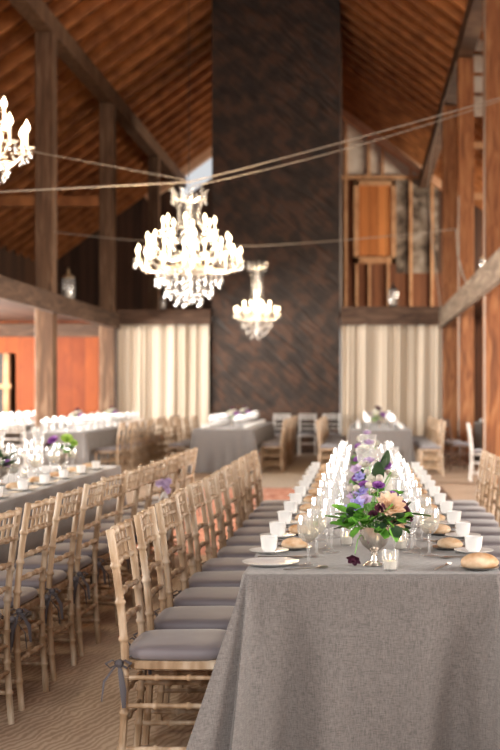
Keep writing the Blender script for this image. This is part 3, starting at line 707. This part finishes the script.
# ------------------------------------------------------------------ flowers and candles
def rotm(dirv, spin=0):
    return Vector(dirv).to_track_quat('Z', 'Y').to_matrix().to_4x4() @ Matrix.Rotation(spin, 4, 'Z')
def petal(L, W, curl, n_=5):
    vs = []; 
    for i in range(n_ + 1):
        t = i / n_; wd = W * math.sin(PI * min(1, .12 + .86 * t)) ** .7
        for s_ in (-1, 0, 1): vs.append((s_ * wd / 2, L * t * math.cos(curl * t * .5), L * math.sin(curl * t) * .6 + (.12 * W if s_ else 0)))
    return vs, [(3 * i + k_, 3 * i + k_ + 1, 3 * i + k_ + 4, 3 * i + k_ + 3) for i in range(n_) for k_ in (0, 1)]
def bloom(center, dirv, r, layers, m, name, parent, wide=.9, center_m=None):
    m_ = MB(); Mx = Matrix.Translation(center) @ rotm(dirv)
    for li in range(layers):
        f = 1 - li / (layers + .5); npet = max(4, int(9 * f + 3)) if layers > 2 else 6
        tilt = math.radians(5 + 72 * li / max(1, layers - .3))
        for k_ in range(npet):
            vs, fs = petal(r * (.45 + .55 * f), r * wide * (.35 + .3 * f), .5)
            a = 2 * PI * (k_ + .5 * (li % 2)) / npet
            MM = Mx @ Matrix.Rotation(a, 4, 'Z') @ Matrix.Rotation(tilt, 4, 'X')
            m_.add([MM @ Vector(v) for v in vs], fs)
    m_.lathe([(0, 0), (r * .2, .0), (r * .22, r * .2), (0, r * .35)], 10, mat=rotm(dirv), c=center)
    return m_.build(name, m, parent, angle=60)
def leaf(center, dirv, L, W, m, parent, name='leaf'):
    vs, fs = petal(L, W, R.uniform(-.5, .7), 6); q = Vector(dirv).to_track_quat('Y', 'Z').to_matrix().to_4x4()
    MM = Matrix.Translation(center) @ q @ Matrix.Rotation(R.uniform(-.6, .6), 4, 'Y')
    return MB().add([MM @ Vector(v) for v in vs], fs).build(name, m, parent, angle=80)
def stemline(a, b, parent, m=None):
    a = Vector(a); b = Vector(b); c = a.lerp(b, .5) + Vector((0, 0, .02))
    return MB().tube([a, c, b], .0018, 5).build('flower_stem', m or M['leaf'], parent)
VASE = [(0, 0), (.038, 0), (.040, .004), (.030, .010), (.012, .018), (.009, .035), (.014, .042), (.010, .048), (.022, .058), (.044, .075), (.056, .10), (.060, .13), (.062, .145), (.058, .145), (.054, .12), (.03, .08), (0, .07)]
def arrangement(loc, label, seed, items, nleaf=40, spread=.13, hgt=.10, vase=M['mercury'], group=None, leafm=None, squash=1):
    global R
    R = random.Random(seed); t = empty('flower_arrangement', loc, 0, label, 'flowers', group)
    MB().lathe(VASE, 28).build('vase', vase, t, label='silvered mercury glass goblet vase')
    base = Vector((0, 0, .13))
    for k_ in range(nleaf):
        a = R.uniform(0, 2 * PI); el = R.uniform(-.25, .9); dv = Vector((math.cos(a) * math.cos(el), math.sin(a) * math.cos(el) * squash, math.sin(el)))
        p = base + Vector((dv.x * spread * .75, dv.y * spread * .75, .03 + max(-.02, dv.z * hgt))) * R.uniform(.5, 1)
        leaf(p, dv + Vector((0, 0, R.uniform(-.6, .2))), R.uniform(.045, .075), R.uniform(.04, .06), leafm or (M['leaf'] if R.random() < .75 else M['darkleaf']), t)
    for it in items:
        kind, x, y_, z, r = it; p = Vector((x, y_, z)); dv = (p - Vector((0, .04, .10))).normalized() + Vector((0, -.5, .1))
        stemline(base - Vector((0, 0, .04)), p, t)
        if kind == 'dahlia': bloom(p, dv, r, 6, M['peach'], 'dahlia', t, .75)
        elif kind == 'rose': bloom(p, dv, r, 4, M['cream'], 'rose', t, 1.3)
        elif kind == 'plum': bloom(p, dv, r, 4, M['plum'], 'plum_bloom', t, 1.2)
        elif kind == 'purple': bloom(p, dv, r, 3, M['purple'], 'purple_bloom', t, 1.3)
        elif kind == 'lilac': bloom(p, dv, r, 2, M['lilac'], 'lilac_bloom', t, 1.3)
        elif kind == 'blue': bloom(p, dv, r, 2, M['blue'], 'blue_bloom', t, 1.0)
        elif kind == 'lime': bloom(p, dv, r, 3, M['lime'], 'lime_bloom', t, 1.3)
        elif kind == 'bud': MB().lathe([(0, -r), (r * .7, -r * .7), (r, 0), (r * .75, r * .7), (0, r)], 12, c=p).build('seed_pod', M['pod'], t)
    return t
# front centrepiece, built to stand beside the front votives
fx, fy = .052, 4.60
items = [('dahlia', .055, -.05, .215, .062), ('dahlia', .075, -.02, .165, .045), ('plum', .02, -.08, .215, .024), ('plum', -.005, -.06, .19, .02), ('blue', -.06, -.05, .225, .036), ('blue', -.085, -.03, .205, .03),
         ('blue', -.045, 0, .265, .03), ('lilac', -.03, -.03, .24, .028), ('lilac', -.075, .03, .25, .028), ('purple', .015, .02, .285, .028), ('purple', -.035, .03, .29, .024), ('bud', -.065, 0, .285, .013), ('bud', -.02, .01, .295, .014),
         ('bud', .02, .03, .32, .014), ('bud', -.09, .02, .28, .012), ('plum', .11, -.02, .20, .024), ('plum', .12, .01, .175, .026), ('plum', .105, .02, .22, .022), ('rose', .045, .05, .24, .035), ('rose', -.02, .08, .25, .035), ('purple', .07, .03, .255, .02)]
A = arrangement((fx, fy, T), 'green, peach and purple flowers in a silvered goblet, nearest on the front table', 5, items, 60, .14, .06, group='flower arrangements on the front table')
for (x, y_, z, dx, dy, dz) in ((-.115, -.04, .175, -1, -.3, .25), (-.10, -.06, .155, -1, -.5, -.2), (.14, -.02, .19, 1, -.2, .1), (-.06, -.09, .15, -.4, -1, -.3), (.0, -.09, .15, .1, -1, -.4), (.06, -.08, .14, .4, -1, -.5), (-.09, -.05, .20, -1, -.2, .5), (-.03, -.1, .17, -.3, -1, .2)):
    leaf((x, y_, z), (dx, dy, dz), .07, .042, M['leaf'], A)
for q in range(26):
    a = R.uniform(-2.6, -.5) if q % 3 else R.uniform(2.6, 3.6); rr_ = R.uniform(.06, .115)
    leaf((rr_ * math.cos(a), rr_ * math.sin(a), R.uniform(.13, .20)), (math.cos(a) + R.uniform(-.6, .6), math.sin(a) * .7, R.uniform(-.7, .8)), R.uniform(.04, .06), R.uniform(.035, .05), M['leaf'] if q % 5 else M['darkleaf'], A)
trail = MB().tube([(-.03, -.02, .14), (-.06, -.04, .10), (-.07, -.05, .05)], .002, 5).build('trailing_stem', M['leaf'], A)
bloom(Vector((-.072, -.055, .035)), (-.2, -.6, -.5), .03, 2, M['plum'], 'plum_bloom', A, 1.2)
items2 = [('purple', .045, -.04, .315, .034), ('lilac', -.075, -.04, .30, .03), ('blue', -.06, -.06, .27, .03), ('rose', .0, -.05, .25, .04), ('rose', -.04, .04, .31, .035), ('purple', -.07, 0, .26, .028), ('bud', .01, -.03, .33, .015), ('lilac', -.02, .05, .33, .03), ('rose', .075, .03, .27, .035), ('bud', -.03, 0, .29, .014)]
A2 = arrangement((.06, 5.42, T), 'dark-leaved purple and cream flowers second along the front table, behind the first', 6, items2, 34, .11, .12, group='flower arrangements on the front table', leafm=None)
for q in range(4): leaf((.01 + .01 * q, -.05, .23 + .02 * q), (.1 * (q - 1), -.4, 1), .11, .05, M['darkleaf'], A2)
it3 = [('rose', -.03, -.03, .30, .045), ('rose', .05, .0, .27, .04), ('lilac', .0, .03, .34, .035), ('purple', -.06, 0, .25, .03), ('rose', .02, -.05, .22, .035)]
for yy, nm in ((7.1, 'third'), (8.8, 'fourth')):
    arrangement((.05, yy, T), 'white and purple flowers, %s arrangement along the front table' % nm, int(yy * 10), it3, 20, .11, .10, group='flower arrangements on the front table')
it4 = [('purple', -.05, -.02, .24, .05), ('lime', .055, -.02, .25, .055), ('lime', .10, .0, .22, .04), ('plum', -.09, .0, .2, .045), ('rose', .0, -.06, .2, .03)]
arrangement((-2.42, 10.1, T), 'purple and lime green flowers on the left long table', 21, it4, 20, .11, .06, group='flower arrangements on the left long table')
it5 = [('plum', -.04, -.04, .22, .035), ('purple', .06, -.05, .15, .03), ('rose', .03, -.02, .2, .03)]
arrangement((-2.46, 8.55, T), 'dark leafy arrangement cut by the left photo edge on the left long table', 22, it5, 40, .13, .07, group='flower arrangements on the left long table', leafm=M['darkleaf'])
for (x, yy, nm) in ((-2.36, 23.2, 'chimney table'), (.34, 22.2, 'far middle table'), (-4.88, 21.6, 'far left table, nearer one'), (-4.88, 24.6, 'far left table, farther one'), (-2.36, 25.6, 'chimney table, farther one'), (.34, 25., 'far middle table, farther one')):
    arrangement((x, yy, T), 'purple and white flowers on the ' + nm, int(yy * 7), [('purple', .06, -.05, .22, .06), ('rose', -.05, -.02, .24, .06), ('plum', 0, -.03, .32, .05), ('rose', .02, .04, .27, .06), ('lilac', -.09, 0, .2, .05)], 14, .14, .10, group='flower arrangements on the far tables')
def votive():
    t = empty('votive_candle'); b = MB(); b.open_top = True
    b.lathe([(0, 0), (.024, 0), (.026, .003), (.032, .072), (.030, .072), (.024, .006), (0, .006)], 24).build('glass_cup', M['glass'], t, angle=80)
    MB().lathe([(0, .007), (.022, .007), (.024, .036), (0, .034)], 20).build('candle', M['candle'], t)
    MB().lathe([(0, .037), (.0035, .043), (.003, .050), (0, .060)], 8).build('flame', M['flame'], t); return t
votP = Proto(votive())
for (x, yy, nm) in ((.108, 4.47, 'at the near edge, right of the goblet vase'), (.165, 5.06, 'right of the front flowers'), (-.055, 5.2, 'left of the front flowers'), (.0, 6.3, 'third group along the front table, left one'), (.13, 6.7, 'fourth group along the front table, right one'), (.03, 7.8, 'between third and fourth arrangements')):
    votP.put((x, yy, T), 0, 'small clear votive candle ' + nm, 'votive candles on the front table', 'candle')
for yy in (8.1, 9.3, 10.5): votP.put((-2.5, yy, T), 0, 'small votive candle on the left long table, %s' % {8.1: 'nearest', 9.3: 'middle', 10.5: 'farthest'}[yy], 'votive candles on the left long table', 'candle')
def hurricane():
    t = empty('hurricane_vase'); b = MB(); b.open_top = True
    b.lathe([(0, 0), (.045, 0), (.047, .006), (.012, .02), (.010, .05), (.03, .07), (.040, .12), (.036, .20), (.040, .28), (.058, .37), (.056, .37), (.038, .28), (.034, .20), (.038, .12), (.028, .075), (0, .07)], 28).build('glass_vase', M['glass'], t, angle=80)
    MB().lathe([(0, .075), (.024, .075), (.024, .25), (0, .248)], 20).build('candle', M['candle'], t); return t
hurP = Proto(hurricane())
hurP.put((.135, 6.12, T), 0, 'flared glass hurricane vase with white candle, right of the pair behind the flowers', 'hurricane vases on the front table', 'vase')
hurP.put((.035, 5.92, T), 0, 'flared glass hurricane vase with white candle, left of the pair behind the flowers', 'hurricane vases on the front table', 'vase')
hurP.put((.05, 7.9, T), 0, 'flared glass hurricane vase with candle midway down the front table', 'hurricane vases on the front table', 'vase')
hurP.put((-2.62, 9.05, T), 0, 'flared glass hurricane vase with candle, nearer one on the left long table', 'hurricane vases on the left long table', 'vase')
hurP.put((-2.5, 9.72, T), 0, 'flared glass hurricane vase with candle, farther one on the left long table', 'hurricane vases on the left long table', 'vase')
# lilac posy and ribbon on a chair back
po = empty('chair_posy', (-1.355, 8.63, .76), 0, 'lilac flower posy tied with pale ribbon on a chair back', 'flowers')
R = random.Random(2)
for k_ in range(7):
    bloom(Vector((R.uniform(-.03, .03), R.uniform(-.03, .03), R.uniform(-.06, .09))), (R.uniform(-.4, .6), -1, R.uniform(-.3, .6)), .03, 2, M['lilac'], 'lilac_bloom', po, 1.2)
MB().tube(bez([(0, 0, -.05), (.03, -.02, -.12), (-.01, -.02, -.2), (.04, -.02, -.30), (.03, 0, -.38)], 5), .022, 8, flat=.15).build('ribbon', M['ribbon'], po)
MB().tube(bez([(0, 0, -.05), (-.03, -.02, -.12), (-.05, -.02, -.2), (-.02, -.02, -.28), (-.05, 0, -.34)], 5), .02, 8, flat=.15).build('ribbon', M['ribbon'], po)

# ------------------------------------------------------------------ chandeliers
def drop_mesh(L, r):
    return MB().lathe([(0, 0), (r * .35, -.004), (r * .35, -.010), (.001, -.014), (r * .45, -L * .35), (r, -L * .72), (r * .6, -L * .92), (0, -L)], 6)
def chandelier(loc, label, tiers, crown_z, crown_r, stem, bottom_r, ndrop, top, power, dl=.075):
    t = empty('crystal_chandelier', loc, 0, label, 'chandelier', 'crystal chandeliers')
    MB().lathe(stem, 20).build('stem', M['crystal'], t, angle=50)
    dm = drop_mesh(dl, .011).mesh('crystal_drop', M['crystal'], angle=20); cnt = [0]; extra = MB()
    def drop(p, s_=1.):
        if cnt[0] < 98:
            o = bpy.data.objects.new('crystal_drop', dm); COL.objects.link(o); o.parent = t; o.location = p; o.scale = (s_, s_, s_); cnt[0] += 1
        else:
            q = drop_mesh(dl * s_, .011 * s_); extra.add([(v[0] + p[0], v[1] + p[1], v[2] + p[2]) for v in q.v], q.f)
    for (r, z, n_, s_, off) in tiers:
        for k_ in range(n_):
            a = 2 * PI * (k_ + off) / n_; c, s = math.cos(a), math.sin(a)
            pts = bez([(c * .03, s * .03, z - .04), (c * r * .35, s * r * .35, z - .10), (c * r * .75, s * r * .75, z - .11), (c * r, s * r, z - .02)], 5)
            ar = MB().tube(pts, .0075, 8).build('arm', M['crystal'], t)
            MB().lathe([(0, z - .02), (.012, z - .02), (.042 * s_, z - .005), (.045 * s_, z), (.02, z - .004), (0, z - .004)], 14, (c * r, s * r, 0)).build('drip_pan', M['crystal'], ar)
            ca = MB().lathe([(0, z - .004), (.0115, z - .004), (.0115, z + .075 * s_), (0, z + .075 * s_)], 10, (c * r, s * r, 0)).build('candle_sleeve', M['candle'], ar)
            zb = z + .075 * s_
            MB().lathe([(0, zb), (.010, zb + .004), (.019 * s_, zb + .024 * s_), (.016 * s_, zb + .042 * s_), (.005, zb + .066 * s_), (0, zb + .075 * s_)], 12, (c * r, s * r, 0)).build('bulb', M['bulb'], ar)
            for q in (-1, 1):
                a2 = a + q * .03 / max(r, .1); rr = r + .025
                drop((rr * math.cos(a2), rr * math.sin(a2), z - .006))
            # bead swag to the next arm
            a3 = 2 * PI * (k_ + 1 + off) / n_; m_ = MB()
            for q in range(1, 9):
                u = q / 9; aa = a + (a3 - a) * u; zz = z - .01 - .10 * 4 * u * (1 - u); rr = r * (1 - .12 * 4 * u * (1 - u))
                m_.lathe([(0, -.009), (.008, -.004), (.008, .004), (0, .009)], 6, (rr * math.cos(aa), rr * math.sin(aa), zz))
            m_.build('bead_swag', M['crystal'], t)
    # bead chains from crown to the inner tier
    r0, z0 = tiers[-1][0], tiers[-1][1]
    for k_ in range(10):
        a = 2 * PI * k_ / 10; m_ = MB()
        for q in range(13):
            u = q / 12; rr = crown_r * .8 * (1 - u) + r0 * .8 * u - .07 * 4 * u * (1 - u); zz = crown_z * (1 - u) + z0 * u - .05 * 4 * u * (1 - u); rr = max(rr, .035)
            m_.lathe([(0, -.009), (.008, -.004), (.008, .004), (0, .009)], 6, (rr * math.cos(a), rr * math.sin(a), zz))
        m_.build('bead_chain', M['crystal'], t)
    cr = MB()
    for k_ in range(10):
        a = 2 * PI * k_ / 10; c, s = math.cos(a), math.sin(a)
        cr.tube(bez([(c * .03, s * .03, crown_z - .03), (c * crown_r * .6, s * crown_r * .6, crown_z), (c * crown_r * .95, s * crown_r * .95, crown_z + .03), (c * crown_r * .9, s * crown_r * .9, crown_z + .085), (c * crown_r * 1.1, s * crown_r * 1.1, crown_z + .10)], 4), [.012] * 17, 6, flat=.5)
    cr.lathe([(.03, crown_z - .04), (.07, crown_z - .02), (crown_r * .6, crown_z + .0), (crown_r * .55, crown_z + .012), (.03, crown_z + .01)], 20)
    cr.build('crown', M['crystal'], t)
    for k_ in range(10):
        a = 2 * PI * (k_ + .5) / 10; drop((crown_r * .95 * math.cos(a), crown_r * .95 * math.sin(a), crown_z + .03), 1.1)
    zl = min(x[1] for x in tiers)
    for rr, zt in ((1., .72), (.72, .46), (.40, .27)):
        nn = int(ndrop * rr * .8)
        for k_ in range(nn):
            a = 2 * PI * (k_ + rr) / nn; r_ = bottom_r * rr; c = (r_ * math.cos(a), r_ * math.sin(a), 0); zz = zl * zt - (.04 if k_ % 2 else 0)
            drop((c[0], c[1], zz), 1.5)
            z9 = zl - .10 * rr
            while z9 > zz + .02: extra.lathe([(0, z9 - .018), (.006, z9 - .011), (.006, z9 - .007), (0, z9)], 5, c); z9 -= .026
    for rr in (1., .72, .40):
        ring = [(bottom_r * rr * math.cos(2 * PI * k_ / 24), bottom_r * rr * math.sin(2 * PI * k_ / 24), zl - .10 * rr) for k_ in range(25)]
        MB().tube(ring, .005, 6).build('hoop', M['gilt'], t)
    if extra.v:
        o = extra.build('crystal_fringe', M['crystal'], t, angle=20); o['kind'] = 'stuff'
    MB().tube([(0, 0, crown_z), (0, 0, top)], .003, 6).build('hanging_rod', M['black'], t)
    li = bpy.data.lights.new('chandelier_light', 'POINT'); li.energy = power / 5; li.color = (1, .72, .42); li.shadow_soft_size = .08
    for k_ in range(5):
        lo = bpy.data.objects.new('chandelier_light', li); COL.objects.link(lo); lo.parent = t; a = 2 * PI * k_ / 5
        lo.location = (tiers[0][0] * 1.02 * math.cos(a), tiers[0][0] * 1.02 * math.sin(a), zl + .20)
    return t, li
stemB = [(0, 0), (.018, .015), (.01, .04), (.03, .08), (.035, .13), (.04, .18), (.03, .24), (.02, .30), (.025, .36), (.075, .42), (.08, .48), (.03, .56), (.018, .62), (.035, .70), (.05, .78), (.022, .86), (.015, .95), (.03, 1.02), (.03, 1.08), (.012, 1.12), (0, 1.3)]
zb = P(0, 305, 13.1)[2]
big, l1 = chandelier((P(189, 0, 13.1)[0], 13.1, zb), 'big glowing crystal chandelier hanging left of the chimney', [(.54, .46, 14, 1.05, 0), (.43, .60, 12, 1.05, .5), (.27, .78, 8, 1.05, 0)], 1.10, .19, stemB, .34, 34, RZ - zb - .2, 190)
zs = P(0, 338, 21.8)[2]
stemS = [(0, 0), (.018, .015), (.01, .04), (.03, .10), (.035, .15), (.02, .24), (.015, .32), (.05, .40), (.06, .46), (.02, .52), (.03, .62), (.055, .76), (.075, .86), (.06, .98), (.03, 1.06), (.05, 1.16), (.02, 1.24), (0, 1.3)]
sm, l2 = chandelier((P(257, 0, 21.8)[0], 21.8, zs), 'small crystal chandelier hanging in front of the chimney', [(.38, .42, 12, .9, 0), (.24, .52, 8, .9, .5)], 1.22, .17, stemS, .26, 24, RZ - zs - .2, 90)
zl_ = P(0, 190, 9.2)[2]
lf, l3 = chandelier((-2.86, 9.2, zl_), 'crystal chandelier at upper left, cut by the photo edge', [(.40, .32, 10, 1.4, .12), (.24, .50, 6, 1.3, 0)], 1.05, .17, stemS, .26, 20, roofz(-2.86) - zl_ - .1, 120)

# ------------------------------------------------------------------ lanterns on the loft beams
def lantern(loc, label, s_=1., dark=False):
    t = empty('glass_lantern', loc, 0, label, 'lantern', 'lanterns on the loft beams'); b = MB(); b.open_top = True
    MB().lathe([(0, 0), (.13, 0), (.13, .03), (.11, .05), (0, .05)], 20).build('base', M['black'], t)
    b.lathe([(.10, .05), (.13, .12), (.13, .40), (.11, .46), (.105, .46), (.125, .40), (.125, .12), (.095, .05)], 20).build('glass_jar', M['glass'], t)
    MB().lathe([(0, .46), (.125, .46), (.12, .49), (.05, .54), (.02, .56), (.035, .60), (.015, .64), (0, .68)], 20).build('lid', M['gilt'] if not dark else M['black'], t)
    MB().lathe([(0, .05), (.055, .05), (.055, .24), (0, .24)], 14).build('candle', M['candle'], t)
    t.scale = (s_, s_, s_); return t
# loft ledge pieces stand on the beams' tops
lantern((-5.67, 24.3, 3.15), 'clear glass lantern with candle on the left loft beam', 1.0)
lantern((P(163, 0, 28.5)[0], 28.5, 3.27), 'small dark lantern on the loft beam behind the big chandelier', .62, True)
lantern((P(393, 0, 28.5)[0], 28.5, 3.34), 'slim bottle-like lantern with white candle on the right end loft beam', .85, True)
lantern((1.83, 18.7, 3.25), 'tiny pale lantern on the weathered right-hand loft beam', .3)

# ------------------------------------------------------------------ light
wd = bpy.data.worlds.new('world'); sc.world = wd; wd.use_nodes = True; nt = wd.node_tree
nt.nodes['Background'].inputs[0].default_value = (.95, .97, 1, 1); nt.nodes['Background'].inputs[1].default_value = .6
def area(name, loc, rot, sx, sy, e, c=(1, 1, 1), spread=None):
    a = bpy.data.lights.new(name, 'AREA'); a.shape = 'RECTANGLE'; a.size = sx; a.size_y = sy; a.energy = e; a.color = c
    if spread: a.spread = spread
    o = bpy.data.objects.new(name, a); COL.objects.link(o); o.location = loc; o.rotation_euler = rot; return o
for ws, x, rr, e, c in ((winL, WL - .3, -PI / 2, 950, (1, .95, .88)), (winR, WR + .3, PI / 2, 560, (1, .95, .88)), (hiL, WL - .3, -PI / 2, 100, (1, .82, .62)), (hiR, WR + .3, PI / 2, 200, (1, .84, .66))):
    for (a, b, z0, z1) in ws:
        area('window_daylight', (x if a < 30 else WR - .04, (a + b) / 2, (z0 + z1) / 2), (0, rr, 0), z1 - z0, b - a, e * (3.2 if a > 30 else 1.35 if a > 14 else 1), c)
# added high lamp behind the camera, brightens the tabletops
area('added_top_light', (-1.5, -4.8, 6.6), (math.radians(68), 0, 0), 6, 3.4, 700, (1, .96, .91))
# daylight behind the curtains
area('back_window_daylight', (-4.5, 30.5, 1.6), (-PI / 2, 0, 0), 2.2, 2.6, 70, (1, .95, .88))
area('back_window_daylight', (.8, 30.5, 1.6), (-PI / 2, 0, 0), 2.3, 2.6, 50, (1, .95, .88))

sc.view_settings.view_transform = 'Standard'; sc.view_settings.look = 'None'; sc.view_settings.gamma = 1; sc.view_settings.use_curve_mapping = False
sc.view_settings.exposure = 0.3
cy = sc.cycles
cy.use_denoising = True; cy.transparent_max_bounces = 32; cy.max_bounces = 8; cy.sample_clamp_indirect = 6; cy.caustics_reflective = False; cy.caustics_refractive = False
